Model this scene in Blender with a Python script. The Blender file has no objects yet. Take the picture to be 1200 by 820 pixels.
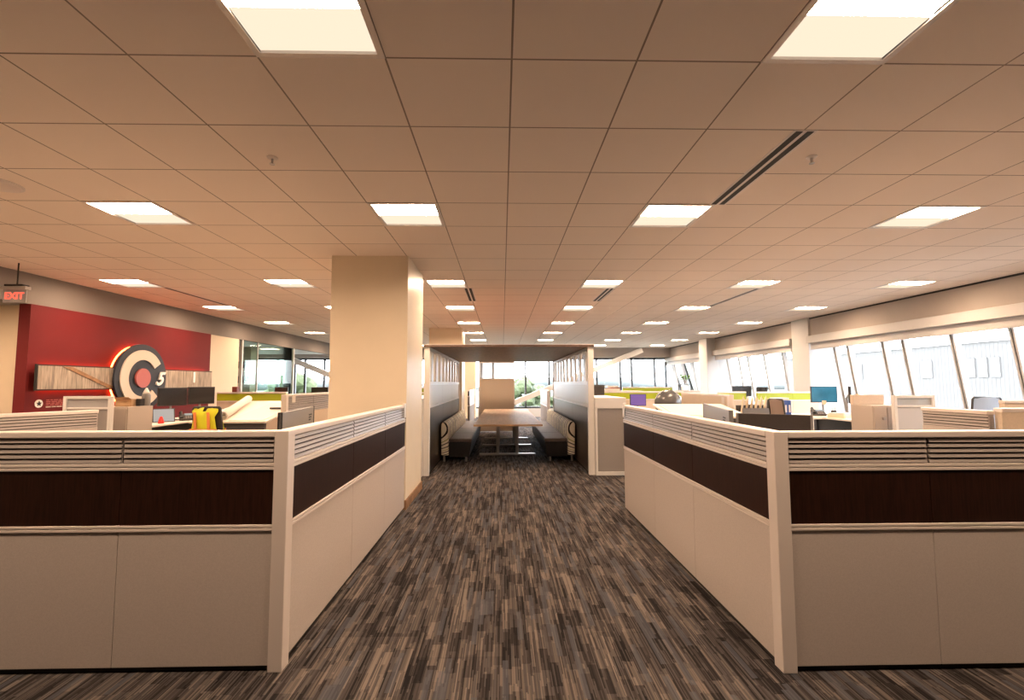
import bpy, bmesh, math, random
from mathutils import Vector, Matrix
random.seed(7)
PI = math.pi
SC = bpy.context.scene
COL = SC.collection
T = 0.6096                      # ceiling tile
GX, GY, CH = 0.048, 2.1775, 3.05   # ceiling grid origin, ceiling height
EYE = 1.485

# ------------------------------------------------------------------ camera
def make_camera(f=552.8, p=0.0708, yw=0.02095, rl=-0.0025):
    fw = Vector((math.sin(yw)*math.cos(p), math.cos(yw)*math.cos(p), math.sin(p)))
    r0 = Vector((math.cos(yw), -math.sin(yw), 0)); u0 = r0.cross(fw)
    r = math.cos(rl)*r0 + math.sin(rl)*u0; u = -math.sin(rl)*r0 + math.cos(rl)*u0
    cd = bpy.data.cameras.new('camera'); co = bpy.data.objects.new('camera', cd); COL.objects.link(co)
    m = Matrix((r, u, -fw)).transposed().to_4x4(); m.translation = (0, 0, EYE)
    co.matrix_world = m
    cd.sensor_fit = 'HORIZONTAL'; cd.sensor_width = 36; cd.lens = 36*f/1200
    cd.clip_start = 0.05; cd.clip_end = 3000
    SC.camera = co
make_camera()

# ------------------------------------------------------------------ light / exposure
LAMP = 100.0                     # troffer lens emission
LAMP_COL = (1.0, 0.70, 0.47)
SKY = 17.0
vs = SC.view_settings
vs.view_transform = 'Standard'; vs.look = 'None'; vs.gamma = 1; vs.exposure = 0.27; vs.use_curve_mapping = False
SC.cycles.diffuse_bounces = 5; SC.cycles.max_bounces = 10; SC.cycles.transparent_max_bounces = 16
SC.cycles.sample_clamp_indirect = 6
w = bpy.data.worlds.new('sky'); SC.world = w; w.use_nodes = True
nt = w.node_tree; bg = nt.nodes['Background']
tc = nt.nodes.new('ShaderNodeTexCoord'); nz = nt.nodes.new('ShaderNodeTexNoise'); rp = nt.nodes.new('ShaderNodeValToRGB')
mp = nt.nodes.new('ShaderNodeMapping'); mp.inputs['Scale'].default_value = (1, 1, 3)
nt.links.new(tc.outputs['Generated'], mp.inputs[0]); nt.links.new(mp.outputs[0], nz.inputs['Vector'])
nz.inputs['Scale'].default_value = 3; nz.inputs['Detail'].default_value = 5
rp.color_ramp.elements[0].position = .35; rp.color_ramp.elements[0].color = (.74, .80, .87, 1)
rp.color_ramp.elements[1].position = .6; rp.color_ramp.elements[1].color = (.95, .97, 1, 1)
nt.links.new(nz.outputs['Fac'], rp.inputs[0]); nt.links.new(rp.outputs[0], bg.inputs[0]); bg.inputs[1].default_value = SKY

# ------------------------------------------------------------------ materials
M = {}
def new_mat(name):
    m = bpy.data.materials.new(name); m.use_nodes = True
    return m, m.node_tree, m.node_tree.nodes['Principled BSDF']
def mat(name, c, rough=.5, metal=0., noise=0., nscale=30., stretch=(1, 1, 1), bump=0., emit=None, estr=0., spec=.5, c2=None):
    m, nt, b = new_mat(name)
    b.inputs['Base Color'].default_value = (*c, 1); b.inputs['Roughness'].default_value = rough; b.inputs['Metallic'].default_value = metal
    b.inputs['Specular IOR Level'].default_value = spec
    if emit: b.inputs['Emission Color'].default_value = (*emit, 1); b.inputs['Emission Strength'].default_value = estr
    if noise or bump or c2:
        tc = nt.nodes.new('ShaderNodeTexCoord'); mp = nt.nodes.new('ShaderNodeMapping'); nz = nt.nodes.new('ShaderNodeTexNoise')
        mp.inputs['Scale'].default_value = stretch; nz.inputs['Scale'].default_value = nscale; nz.inputs['Detail'].default_value = 4
        nt.links.new(tc.outputs['Object'], mp.inputs[0]); nt.links.new(mp.outputs[0], nz.inputs['Vector'])
        if noise or c2:
            r = nt.nodes.new('ShaderNodeValToRGB'); r.color_ramp.elements[0].position = .3; r.color_ramp.elements[1].position = .7
            d = c2 if c2 else tuple(max(0, x*(1-noise)) for x in c); e = c if c2 else tuple(min(1, x*(1+noise)) for x in c)
            r.color_ramp.elements[0].color = (*d, 1); r.color_ramp.elements[1].color = (*e, 1)
            nt.links.new(nz.outputs['Fac'], r.inputs[0]); nt.links.new(r.outputs[0], b.inputs['Base Color'])
        if bump:
            bp = nt.nodes.new('ShaderNodeBump'); bp.inputs['Strength'].default_value = bump; bp.inputs['Distance'].default_value = .002
            nt.links.new(nz.outputs['Fac'], bp.inputs['Height']); nt.links.new(bp.outputs[0], b.inputs['Normal'])
    M[name] = m
    return m
def glass(name, tint, refl=.12, frost=0.):
    m = bpy.data.materials.new(name); m.use_nodes = True; nt = m.node_tree; nt.nodes.clear()
    o = nt.nodes.new('ShaderNodeOutputMaterial'); tr = nt.nodes.new('ShaderNodeBsdfTransparent'); gl = nt.nodes.new('ShaderNodeBsdfGlossy')
    tr.inputs[0].default_value = (*tint, 1); gl.inputs['Roughness'].default_value = .03
    fr = nt.nodes.new('ShaderNodeFresnel'); fr.inputs[0].default_value = 1.10; mx = nt.nodes.new('ShaderNodeMixShader')
    nt.links.new(fr.outputs[0], mx.inputs[0]); nt.links.new(tr.outputs[0], mx.inputs[1]); nt.links.new(gl.outputs[0], mx.inputs[2])
    last = mx
    if frost:
        df = nt.nodes.new('ShaderNodeBsdfDiffuse'); df.inputs[0].default_value = (.8, .8, .8, 1)
        tl = nt.nodes.new('ShaderNodeBsdfTranslucent'); tl.inputs[0].default_value = (.16, .165, .17, 1)
        m1 = nt.nodes.new('ShaderNodeMixShader'); m1.inputs[0].default_value = .5
        nt.links.new(df.outputs[0], m1.inputs[1]); nt.links.new(tl.outputs[0], m1.inputs[2])
        m2 = nt.nodes.new('ShaderNodeMixShader'); m2.inputs[0].default_value = frost
        nt.links.new(mx.outputs[0], m2.inputs[1]); nt.links.new(m1.outputs[0], m2.inputs[2]); last = m2
    nt.links.new(last.outputs[0], o.inputs[0]); M[name] = m
    return m

def carpet():
    m, nt, b = new_mat('carpet'); N = nt.nodes.new; L = nt.links.new
    b.inputs['Roughness'].default_value = .95; b.inputs['Specular IOR Level'].default_value = .1
    tc = N('ShaderNodeTexCoord'); sp = N('ShaderNodeSeparateXYZ'); L(tc.outputs['Object'], sp.inputs[0])
    def math_(op, a, bb=None):
        n = N('ShaderNodeMath'); n.operation = op
        for i, v in enumerate((a, bb)):
            if v is None: continue
            if isinstance(v, (int, float)): n.inputs[i].default_value = v
            else: L(v, n.inputs[i])
        return n.outputs[0]
    def block(wx, ly, seed):
        cx = math_('FLOOR', math_('MULTIPLY', sp.outputs[0], 1/wx))
        wn = N('ShaderNodeTexWhiteNoise'); wn.noise_dimensions = '1D'; L(math_('ADD', cx, seed), wn.inputs['W'])
        ry = math_('FLOOR', math_('ADD', math_('MULTIPLY', sp.outputs[1], 1/ly), math_('MULTIPLY', wn.outputs['Value'], 9.)))
        cv = N('ShaderNodeCombineXYZ'); L(cx, cv.inputs[0]); L(ry, cv.inputs[1]); cv.inputs[2].default_value = seed
        w2 = N('ShaderNodeTexWhiteNoise'); w2.noise_dimensions = '3D'; L(cv.outputs[0], w2.inputs['Vector'])
        return w2.outputs['Value']
    big = block(.05, .20, 3.); mid = block(.016, .42, 11.); fine = block(.006, .24, 23.); tile = block(.5, 1.0, 41.)
    v = math_('ADD', math_('ADD', math_('MULTIPLY', big, .30), math_('MULTIPLY', mid, .30)), math_('ADD', math_('MULTIPLY', fine, .34), math_('MULTIPLY', tile, .12)))
    r = N('ShaderNodeValToRGB'); L(v, r.inputs[0]); cr = r.color_ramp
    pts = [(.24, (.010, .0085, .009)), (.40, (.027, .0225, .022)), (.50, (.047, .040, .038)), (.60, (.062, .057, .058)), (.70, (.090, .075, .066)), (.84, (.15, .126, .110))]
    while len(cr.elements) < len(pts): cr.elements.new(.5)
    for e, (p, c) in zip(cr.elements, pts): e.position = p; e.color = (*c, 1)
    # blue grey accent stripes
    mx = N('ShaderNodeMix'); mx.data_type = 'RGBA'; L(r.outputs[0], mx.inputs['A']); mx.inputs['B'].default_value = (.075, .080, .096, 1)
    sel = block(.03, .34, 57.); L(math_('MULTIPLY', math_('GREATER_THAN', sel, .84), .5), mx.inputs['Factor'])
    L(mx.outputs['Result'], b.inputs['Base Color']); M['carpet'] = m
def ceiling_mat():
    m, nt, b = new_mat('ceiling_tile'); N = nt.nodes.new; L = nt.links.new
    b.inputs['Roughness'].default_value = .9; b.inputs['Specular IOR Level'].default_value = .2
    tc = N('ShaderNodeTexCoord'); mp = N('ShaderNodeMapping'); L(tc.outputs['Object'], mp.inputs[0])
    mp.inputs['Location'].default_value = (-GX, -GY, 0)
    br = N('ShaderNodeTexBrick'); L(mp.outputs[0], br.inputs['Vector'])
    br.offset = 0; br.squash = 1
    br.inputs['Scale'].default_value = 1; br.inputs['Brick Width'].default_value = T; br.inputs['Row Height'].default_value = T
    br.inputs['Mortar Size'].default_value = .0055; br.inputs['Mortar Smooth'].default_value = .2
    br.inputs['Color1'].default_value = (.91, .80, .71, 1); br.inputs['Color2'].default_value = (.90, .785, .695, 1)
    br.inputs['Mortar'].default_value = (.30, .235, .19, 1)
    L(br.outputs['Color'], b.inputs['Base Color'])
    nz = N('ShaderNodeTexNoise'); nz.inputs['Scale'].default_value = 180; L(tc.outputs['Object'], nz.inputs['Vector'])
    bp = N('ShaderNodeBump'); bp.inputs['Strength'].default_value = .08; bp.inputs['Distance'].default_value = .002
    L(nz.outputs['Fac'], bp.inputs['Height']); L(bp.outputs[0], b.inputs['Normal']); M['ceiling_tile'] = m
def arcs_mat():
    # cream upholstery with dark and olive ring arcs
    m, nt, b = new_mat('bench_fabric'); N = nt.nodes.new; L = nt.links.new
    b.inputs['Roughness'].default_value = .85
    tc = N('ShaderNodeTexCoord'); mp = N('ShaderNodeMapping'); L(tc.outputs['Object'], mp.inputs[0])
    mp.inputs['Scale'].default_value = (3.2, 1/.54375*2, 3.2)
    sp = N('ShaderNodeSeparateXYZ'); L(tc.outputs['Object'], sp.inputs[0])
    def mm(op, a, bb):
        n = N('ShaderNodeMath'); n.operation = op
        for i, v in enumerate((a, bb)):
            if isinstance(v, (int, float)): n.inputs[i].default_value = v
            else: L(v, n.inputs[i])
        return n.outputs[0]
    dz = mm('SUBTRACT', sp.outputs[2], .62); bend = mm('MULTIPLY', mm('MULTIPLY', dz, dz), 9.)
    ax = mm('ABSOLUTE', sp.outputs[0], 0)
    v = mm('FRACT', mm('ADD', mm('ADD', mm('MULTIPLY', sp.outputs[1], 1/.54375), bend), mm('MULTIPLY', ax, 2.2)), 0)
    r = N('ShaderNodeValToRGB'); r.color_ramp.interpolation = 'CONSTANT'; cr = r.color_ramp
    pts = [(0, (.90, .83, .70)), (.28, (.02, .017, .017)), (.38, (.90, .83, .70)), (.64, (.36, .38, .09)), (.70, (.90, .83, .70)), (.90, (.04, .035, .03))]
    while len(cr.elements) < len(pts): cr.elements.new(.5)
    for e, (p, c) in zip(cr.elements, pts): e.position = p; e.color = (*c, 1)
    L(v, r.inputs[0]); L(r.outputs[0], b.inputs['Base Color']); M['bench_fabric'] = m
def lampmat(name, col, s):
    m = bpy.data.materials.new(name); m.use_nodes = True; nt = m.node_tree; nt.nodes.clear()
    o = nt.nodes.new('ShaderNodeOutputMaterial'); e = nt.nodes.new('ShaderNodeEmission'); e.inputs[0].default_value = (*col, 1); e.inputs[1].default_value = s
    nt.links.new(e.outputs[0], o.inputs[0]); M[name] = m
carpet(); ceiling_mat(); arcs_mat()
lampmat('lens', LAMP_COL, LAMP)
lampmat('reflector_glow', (1.0, .80, .60), .92)  # emission stands in for lamplight on the troffer's reflector half
lampmat('led_red', (1, .14, .03), 22.0)
lampmat('exit_red', (1, .12, .07), 1.3)
mat('reflector', (.88, .82, .74), .6)
mat('rail_metal', (.74, .67, .63), .38, .15)
mat('slat_metal', (.33, .295, .28), .42, .15)
mat('groove', (.05, .035, .03), .7)
mat('espresso', (.022, .008, .005), .38, noise=.35, nscale=14, stretch=(9, 9, .6), spec=.16)
mat('panel_fabric', (.49, .438, .408), .95, noise=.06, nscale=160, bump=.15, spec=.15)
mat('kick', (.015, .012, .011), .8)
mat('column_paint', (.78, .675, .52), .45, noise=.02, nscale=3)
mat('beige_paint', (.64, .53, .39), .6, noise=.02, nscale=3)
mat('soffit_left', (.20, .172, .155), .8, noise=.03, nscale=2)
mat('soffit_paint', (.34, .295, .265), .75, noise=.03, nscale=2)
mat('white_paint', (.72, .70, .68), .55)
mat('grey_paint', (.45, .43, .42), .6)
mat('column_grey', (.50, .485, .475), .6)
mat('mid_grey', (.17, .16, .155), .6)
mat('pale_fabric', (.50, .50, .52), .9)
mat('mesh_grey', (.26, .29, .34), .7)
mat('mesh_taupe', (.26, .19, .16), .7)
mat('red_paint', (.125, .010, .012), .7, spec=.2, noise=.04, nscale=2)
mat('barn_wood', (.46, .38, .30), .8, nscale=5, stretch=(1, 7, .8), c2=(.20, .165, .14), bump=.2)
mat('brown_wood', (.25, .135, .065), .7, noise=.3, nscale=12)
mat('slate', (.026, .030, .042), .55, spec=.3)
mat('logo_beige', (.66, .56, .46), .5)
mat('logo_red', (.42, .10, .085), .5)
mat('white_plastic', (.85, .83, .80), .4)
mat('black_plastic', (.018, .017, .018), .4)
mat('dark_plastic', (.05, .046, .046), .5)
mat('screen_off', (.012, .010, .009), .2)
mat('screen_blue', (.02, .10, .18), .25, emit=(.04, .22, .34), estr=.45, noise=.4, nscale=4)
mat('screen_grey', (.2, .25, .3), .25, emit=(.25, .32, .4), estr=.35)
mat('screen_purple', (.1, .06, .2), .25, emit=(.16, .11, .40), estr=.5)
mat('lime', (.36, .42, .012), .4, emit=None)
mat('mullion', (.46, .45, .445), .45, .2)
mat('mullion_dark', (.04, .043, .05), .5)
mat('desk_laminate', (.82, .74, .66), .4)
mat('table_wood', (.60, .44, .32), .55, spec=.25, noise=.10, nscale=4, stretch=(6, .5, 6))
mat('canopy_wood', (.15, .098, .075), .42, spec=.12, noise=.22, nscale=4, stretch=(6, .6, 6))
mat('booth_wood', (.034, .024, .020), .30, spec=.14, noise=.3, nscale=4, stretch=(6, 6, .5))
mat('whiteboard', (.72, .66, .60), .4, spec=.3)
mat('chrome', (.42, .40, .39), .3, .85)
mat('black_vinyl', (.010, .008, .009), .5, spec=.3, bump=.1, nscale=60)
mat('seat_vinyl', (.12, .09, .08), .6, spec=.25, noise=.08, nscale=30)
mat('grey_fabric', (.30, .275, .265), .95, noise=.06, nscale=140, spec=.15)
mat('cabinet_tan', (.47, .40, .345), .5)
mat('silver', (.23, .225, .225), .45, .2)
mat('charcoal', (.035, .027, .025), .7, noise=.1, nscale=120)
mat('hivis', (.66, .66, .02), .7, emit=None)
mat('hivis_orange', (.75, .24, .07), .6)
mat('paper', (.74, .68, .62), .8)
mat('cardboard', (.52, .33, .18), .8)
mat('manila', (.80, .67, .47), .8)
mat('binder_blue', (.03, .08, .30), .4)
mat('ball_rubber', (.10, .098, .10), .25, .2)
mat('plant_green', (.10, .22, .04), .6, noise=.3, nscale=20)
mat('mesh_black', (.05, .06, .075), .6)
mat('red_plastic', (.65, .03, .02), .4)
mat('maroon', (.16, .03, .02), .5)
mat('tan_panel', (.64, .53, .42), .85, noise=.05, nscale=80)
mat('facade', (.073, .071, .069), .7, noise=.03, nscale=2)
mat('facade_window', (.098, .097, .095), .2)
mat('tree_leaf', (.036, .05, .013), .8, nscale=1.5, c2=(.02, .03, .01))
mat('hill', (.018, .024, .025), .95, nscale=.03, c2=(.024, .030, .028))
mat('land', (.10, .11, .09), .95, nscale=.05, c2=(.05, .06, .04))
mat('bark', (.12, .09, .06), .9)
glass('pane', (.97, .98, .985))
glass('pane_green', (.80, .90, .86))
glass('frosted', (.95, .96, .96), frost=.72)

# ------------------------------------------------------------------ mesh helpers
class MB:
    def __init__(s): s.bm = bmesh.new()
    def quad(s, *p):
        s.bm.faces.new([s.bm.verts.new(v) for v in p]); return s
    def box(s, x0, x1, y0, y1, z0, z1):
        return s.hexa([(x0, y0, z0), (x1, y0, z0), (x1, y1, z0), (x0, y1, z0)], [(x0, y0, z1), (x1, y0, z1), (x1, y1, z1), (x0, y1, z1)])
    def hexa(s, a, b):
        return s.loft([a, b])
    def loft(s, rings, cap=True):
        n = len(rings[0]); vs = [[s.bm.verts.new(p) for p in r] for r in rings]
        for a, b in zip(vs, vs[1:]):
            for i in range(n):
                j = (i+1) % n; s.bm.faces.new((a[i], a[j], b[j], b[i]))
        if cap: s.bm.faces.new(vs[0][::-1]); s.bm.faces.new(vs[-1])
        return s
    def prism(s, pts, d):
        d = Vector(d); return s.loft([pts, [tuple(Vector(p)+d) for p in pts]])
    def tube(s, path, r, n=10, cap=True):
        P = [Vector(p) for p in path]; rings = []; ref = None
        rr = r if isinstance(r, (list, tuple)) else [r]*len(P)
        for i, p in enumerate(P):
            t = (P[min(i+1, len(P)-1)] - P[max(i-1, 0)]).normalized()
            if ref is None: ref = Vector((0, 0, 1)) if abs(t.z) < .9 else Vector((1, 0, 0))
            a = (ref - t*ref.dot(t)).normalized(); ref = a; b = t.cross(a)
            rings.append([tuple(p + rr[i]*(math.cos(2*PI*k/n)*a + math.sin(2*PI*k/n)*b)) for k in range(n)])
        return s.loft(rings, cap)
    def lathe(s, prof, c=(0, 0, 0), n=24, axis='z'):
        rings = []
        for r, h in prof:
            ring = []
            for k in range(n):
                a = 2*PI*k/n; x, y = r*math.cos(a), r*math.sin(a)
                ring.append((c[0]+x, c[1]+y, c[2]+h) if axis == 'z' else (c[0]+h, c[1]+x, c[2]+y) if axis == 'x' else (c[0]+y, c[1]+h, c[2]+x))
            rings.append(ring)
        return s.loft(rings)
    def ball(s, c, r, seg=20, sq=(1, 1, 1)):
        m = Matrix.Translation(c) @ Matrix.Diagonal((r*sq[0], r*sq[1], r*sq[2], 1))
        bmesh.ops.create_uvsphere(s.bm, u_segments=seg, v_segments=seg//2+2, radius=1, matrix=m); return s
    def build(s, name, m, parent=None, bevel=0, smooth=False):
        bmesh.ops.recalc_face_normals(s.bm, faces=s.bm.faces)
        me = bpy.data.meshes.new(name); s.bm.to_mesh(me); s.bm.free()
        me.materials.append(M[m])
        if smooth: me.shade_smooth()
        o = bpy.data.objects.new(name, me); COL.objects.link(o)
        if parent: o.parent = parent
        if bevel:
            b = o.modifiers.new('bevel', 'BEVEL'); b.width = bevel; b.segments = 2; b.limit_method = 'ANGLE'; b.angle_limit = .6
        return o
def B(x0, x1, y0, y1, z0, z1): return MB().box(x0, x1, y0, y1, z0, z1)
def thing(name, label, cat, loc=(0, 0, 0), rz=0., group=None):
    o = bpy.data.objects.new(name, None); COL.objects.link(o); o.empty_display_size = .1
    o.location = loc; o.rotation_euler = (0, 0, rz); o['label'] = label; o['category'] = cat
    if group: o['group'] = group
    return o
def tag(o, label, cat, group=None, loc=None, rz=0.):
    o['label'] = label; o['category'] = cat
    if group: o['group'] = group
    if loc is not None: o.location = loc; o.rotation_euler = (0, 0, rz)
    return o
def struct(o, label=None):
    o['kind'] = 'structure'
    if label: o['label'] = label
    return o
def text(name, body, size, m, parent, loc, rot, ext=.003, shear=0., bold=False):
    c = bpy.data.curves.new(name, 'FONT'); c.body = body; c.size = size; c.extrude = ext; c.align_x = 'CENTER'; c.align_y = 'CENTER'; c.shear = shear
    if bold: c.offset = size*.03
    tmp = bpy.data.objects.new('tmp', c); COL.objects.link(tmp); bpy.context.view_layer.update()
    me = bpy.data.meshes.new_from_object(tmp); bpy.data.objects.remove(tmp); bpy.data.curves.remove(c)
    me.materials.clear(); me.materials.append(M[m]); me.name = name
    o = bpy.data.objects.new(name, me); COL.objects.link(o); o.location = loc; o.rotation_euler = rot
    if parent: o.parent = parent
    return o
def clone(root, loc, rz, label, group=None):
    def cp(o, par):
        c = o.copy(); COL.objects.link(c); c.parent = par
        for ch in o.children: cp(ch, c)
        return c
    r = cp(root, None); r.location = loc; r.rotation_euler = (0, 0, rz); r['label'] = label
    if group: r['group'] = group
    return r

# ------------------------------------------------------------------ shell
XL, XR, YB, YF = -6.65, 7.45, -4.2, 21.0
struct(B(-11.8, 8.6, YB, 21.6, -.25, 0).build('floor', 'carpet'))
LC = (-10, -6, -2, 2, 6, 10); LR = (-1, 3, 8, 12, 16, 20, 24, 28)
cells = {(c, r) for c in LC for r in LR}
cb = MB()
xs = sorted({XL, XR} | {GX+T*c for c in range(-14, 14) if XL < GX+T*c < XR}); ys = sorted({YB, YF} | {GY+T*r for r in range(-12, 34) if YB < GY+T*r < YF})
for x0, x1 in zip(xs, xs[1:]):
    for y0, y1 in zip(ys, ys[1:]):
        k = (round((x0-GX)/T), round((y0-GY)/T))
        if k in cells and abs(x1-x0-T) < .01 and abs(y1-y0-T) < .01 and abs((x0-GX)/T-k[0]) < .01: continue
        cb.quad((x0, y0, CH), (x0, y1, CH), (x1, y1, CH), (x1, y0, CH))
bmesh.ops.remove_doubles(cb.bm, verts=cb.bm.verts, dist=.001)
struct(cb.build('ceiling', 'ceiling_tile'))
struct(B(-12, 9, YB, 21.8, 3.32, 3.45).build('ceiling_slab', 'white_paint'))
struct(B(-12, 9, YB-.2, YB, 0, 3.4).build('wall_back', 'charcoal'))  # out of view; charcoal chosen to cut bounce onto the front partitions
# left: deep soffit, recess wall behind, end wall beside the red feature wall
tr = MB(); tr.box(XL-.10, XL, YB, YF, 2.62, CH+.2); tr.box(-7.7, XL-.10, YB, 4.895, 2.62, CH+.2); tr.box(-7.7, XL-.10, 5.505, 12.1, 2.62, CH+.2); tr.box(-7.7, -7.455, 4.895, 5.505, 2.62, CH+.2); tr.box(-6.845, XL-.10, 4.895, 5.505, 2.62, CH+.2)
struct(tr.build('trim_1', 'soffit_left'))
struct(B(-7.85, -7.7, YB, 12.35, 0, 3.2).build('wall_left', 'beige_paint'))
struct(B(-7.7, -6.66, 10.80, 12.05, 0, 2.62).build('wall_left_pier', 'beige_paint'))
struct(B(-7.7, -6.76, 6.85, 6.95, 0, 2.62).build('wall_left_return', 'beige_paint'))
struct(B(-11.8, -7.7, 12.2, 12.35, 0, 3.2).build('wall_office', 'grey_paint'))
struct(B(-11.9, -11.75, 12.2, 21.4, 0, 3.3).build('wall_office_side', 'white_paint'))
oc = MB()
for x0, x1, y0, y1 in ((-11.8, -8.905, 12.3, 21), (-8.295, XL-.10, 12.1, 21), (-8.905, -8.295, 12.3, 13.695), (-8.905, -8.295, 14.305, 17.195), (-8.905, -8.295, 17.805, 21)): oc.quad((x0, y0, 2.78), (x1, y0, 2.78), (x1, y1, 2.78), (x0, y1, 2.78))
struct(oc.build('ceiling_office', 'white_paint'))
# right soffit, sill wall, dark strip standing in for the shade of a gap
struct(B(XR, 8.3, YB, YF, 2.6, CH+.2).build('trim_2', 'soffit_paint'))
struct(B(XR-.012, XR, YB, YF, CH-.03, CH).build('trim_3', 'kick'))
struct(B(-11.8, 8.6, YF-.25, YF+.4, 2.62, CH+.25).build('trim_4', 'soffit_paint'))
struct(B(7.72, 8.0, YB, YF, 0, .42).build('wall_right', 'white_paint'))
struct(B(-11.8, 8.4, YF+.1, YF+.4, 0, .38).build('wall_rear', 'white_paint'))
struct(B(7.72, 8.0, YB, 4.2, .42, 3.2).build('wall_right_blocker', 'charcoal'))  # unseen dark wall added in place of windows to keep daylight off the front
# columns
struct(B(-2.08, -1.15, 5.72, 6.81, 0, CH).build('column', 'column_paint'))
struct(B(-2.09, -1.135, 5.71, 6.825, 0, .11).build('baseboard_column', 'brown_wood', bevel=.004))
struct(B(-2.06, -1.13, 13.3, 14.3, 0, CH).build('column', 'column_paint'))
struct(B(-2.06, -1.14, 20.3, 20.74, 0, CH).build('column', 'column_paint'))
struct(B(7.4, 8.1, 11.2, 11.86, 0, CH).build('column', 'column_grey'))
struct(B(7.15, 8.0, 16.3, 16.95, 0, CH).build('column', 'column_grey'))

def slope_window(n, y0, y1, mull, label):
    # inclined glazing: bottom leans outwards
    def X(z): return 7.43 + (2.62-z)*.15
    z0, z1 = .42, 2.62
    f = MB()
    for ym in mull:
        for a, b in ((-.04, -.012), (.012, .04)):
            f.loft([[(X(z), ym+a, z), (X(z)+.11, ym+a, z), (X(z)+.11, ym+b, z), (X(z), ym+b, z)] for z in (z0, z1)])
    o = struct(f.build('window_%d' % n, 'mullion'), label)
    g = MB()
    for ym in mull: g.loft([[(X(z)+.015, ym-.013, z), (X(z)+.10, ym-.013, z), (X(z)+.10, ym+.013, z), (X(z)+.015, ym+.013, z)] for z in (z0, z1)])
    g.build('mullion_gasket', 'mullion_dark', o)
    MB().quad((X(z0)+.06, y0, z0), (X(z0)+.06, y1, z0), (X(z1)+.06, y1, z1), (X(z1)+.06, y0, z1)).build('glass_pane', 'pane', o)
    B(X(z0)-.12, X(z0)+.12, y0, y1, z0-.03, z0).build('sill', 'white_paint', o)
    # blind cassette
    t = thing('roller_blind', 'grey roller blind box above ' + ['the large near window wall', 'the window bay between columns', 'the last narrow window bay'][n-1], 'window blind', (0, 0, 0))
    B(7.33, 7.50, y0, y1, 2.43, 2.605).build('cassette', 'grey_paint', t, bevel=.006)
    B(7.41, 7.425, y0+.05, y1-.05, 2.29, 2.45).build('shade', 'grey_paint', t)
    B(7.40, 7.435, y0+.05, y1-.05, 2.275, 2.295).build('hem_bar', 'grey_paint', t)
slope_window(1, 4.2, 11.2, [4.85, 5.8, 6.75, 7.68, 8.64, 9.11, 10.05, 10.46], 'the large near window wall on the right with paired mullions')
slope_window(2, 11.86, 16.3, [12.0, 12.45, 13.35, 14.25, 14.8, 15.55], 'the window bay between the two right columns')
slope_window(3, 16.95, YF+.2, [17.5, 18.6, 19.6, 20.6], 'the last narrow right window bay')
def rear_window(n, x0, x1, mull, label):
    f = MB()
    for x in mull: f.box(x-.04, x+.04, YF+.12, YF+.24, .38, 2.62)
    f.box(x0, x1, YF+.12, YF+.24, .38, .46); f.box(x0, x1, YF+.12, YF+.24, 2.54, 2.62)
    o = struct(f.build('window_%d' % n, 'mullion_dark'), label)
    MB().quad((x0, YF+.18, .38), (x1, YF+.18, .38), (x1, YF+.18, 2.62), (x0, YF+.18, 2.62)).build('glass_pane', 'pane', o)
rear_window(4, 3.2, 8.4, [3.3, 4.25, 5.32, 5.83, 6.87, 7.38, 8.25], 'the rear window wall right of the booth')
rear_window(5, -2.2, 3.2, [-1.9, -.92, -.41, 1.05, 2.1], 'the rear window wall behind the booth')
rear_window(6, -11.75, -2.2, [-11.1, -9.95, -9.2, -8.75, -7.9, -6.9, -5.8, -4.7, -3.6, -2.6], 'the rear window wall on the left behind the glass office')
# glass office front
gf = MB(); gf.box(-6.72, -6.66, 12.2, 12.26, 0, 2.62); gf.box(-6.72, -6.66, 15.2, 15.26, 0, 2.62); gf.box(-6.71, -6.67, 13.0, 13.03, 0, 2.62); gf.box(-6.72, -6.66, 12.2, 15.26, 0, .05)
go = struct(gf.build('window_7', 'mullion'), 'the green-tinted interior glass front of the office')
B(-6.695, -6.685, 12.26, 15.2, .05, 2.62).build('glass_pane', 'pane_green', go)
# steel braces by the rear windows
def brace(x0, z0, x1, z1, y, label):
    d = Vector((x1-x0, 0, z1-z0)).normalized(); n = Vector((-d.z, 0, d.x))*.11; h = Vector((0, .11, 0)); a = Vector((x0, y, z0)); b = Vector((x1, y, z1))
    mb = MB().loft([[tuple(q+s*n+t*h) for s, t in ((1, 1), (1, -1), (-1, -1), (-1, 1))] for q in (a, b)])
    tag(mb.build('steel_brace', 'white_paint', bevel=.01), label, 'steel brace')
brace(6.0, 2.9, -.85, .12, 20.1, 'white diagonal steel brace rising right behind the booth to the ceiling')
brace(-9.1, 2.6, -3.0, .12, 20.1, 'white diagonal steel brace descending right behind the beige column')

# ------------------------------------------------------------------ ceiling lights and fittings
def troffer():
    t = thing('ceiling_light', '', 'ceiling light', (0, 0, CH))
    a = T/2; i = a-.03
    f = MB()
    for x0, x1, y0, y1 in ((-a, a, -a, -i), (-a, a, i, a), (-a, -i, -i, i), (i, a, -i, i)): f.box(x0, x1, y0, y1, -.006, .012)
    f.build('frame', 'rail_metal', t)
    MB().quad((-i, -i, .07), (i, -i, .07), (i, .015, .006), (-i, .015, .006)).build('lens', 'lens', t)
    MB().quad((-i, .015, .006), (i, .015, .006), (i, i, .009), (-i, i, .009)).build('glowing_reflector', 'reflector_glow', t)  # far half is a reflector; its lit look is given as a weak glow
    s = MB()
    for x in (-i, i): s.quad((x, -i, 0), (x, i, 0), (x, i, .11), (x, -i, .11))
    s.quad((-i, -i, .11), (i, -i, .11), (i, i, .11), (-i, i, .11)); s.quad((-i, -i, 0), (i, -i, 0), (i, -i, .11), (-i, -i, .11))
    s.build('housing', 'reflector', t)
    return t
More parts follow.
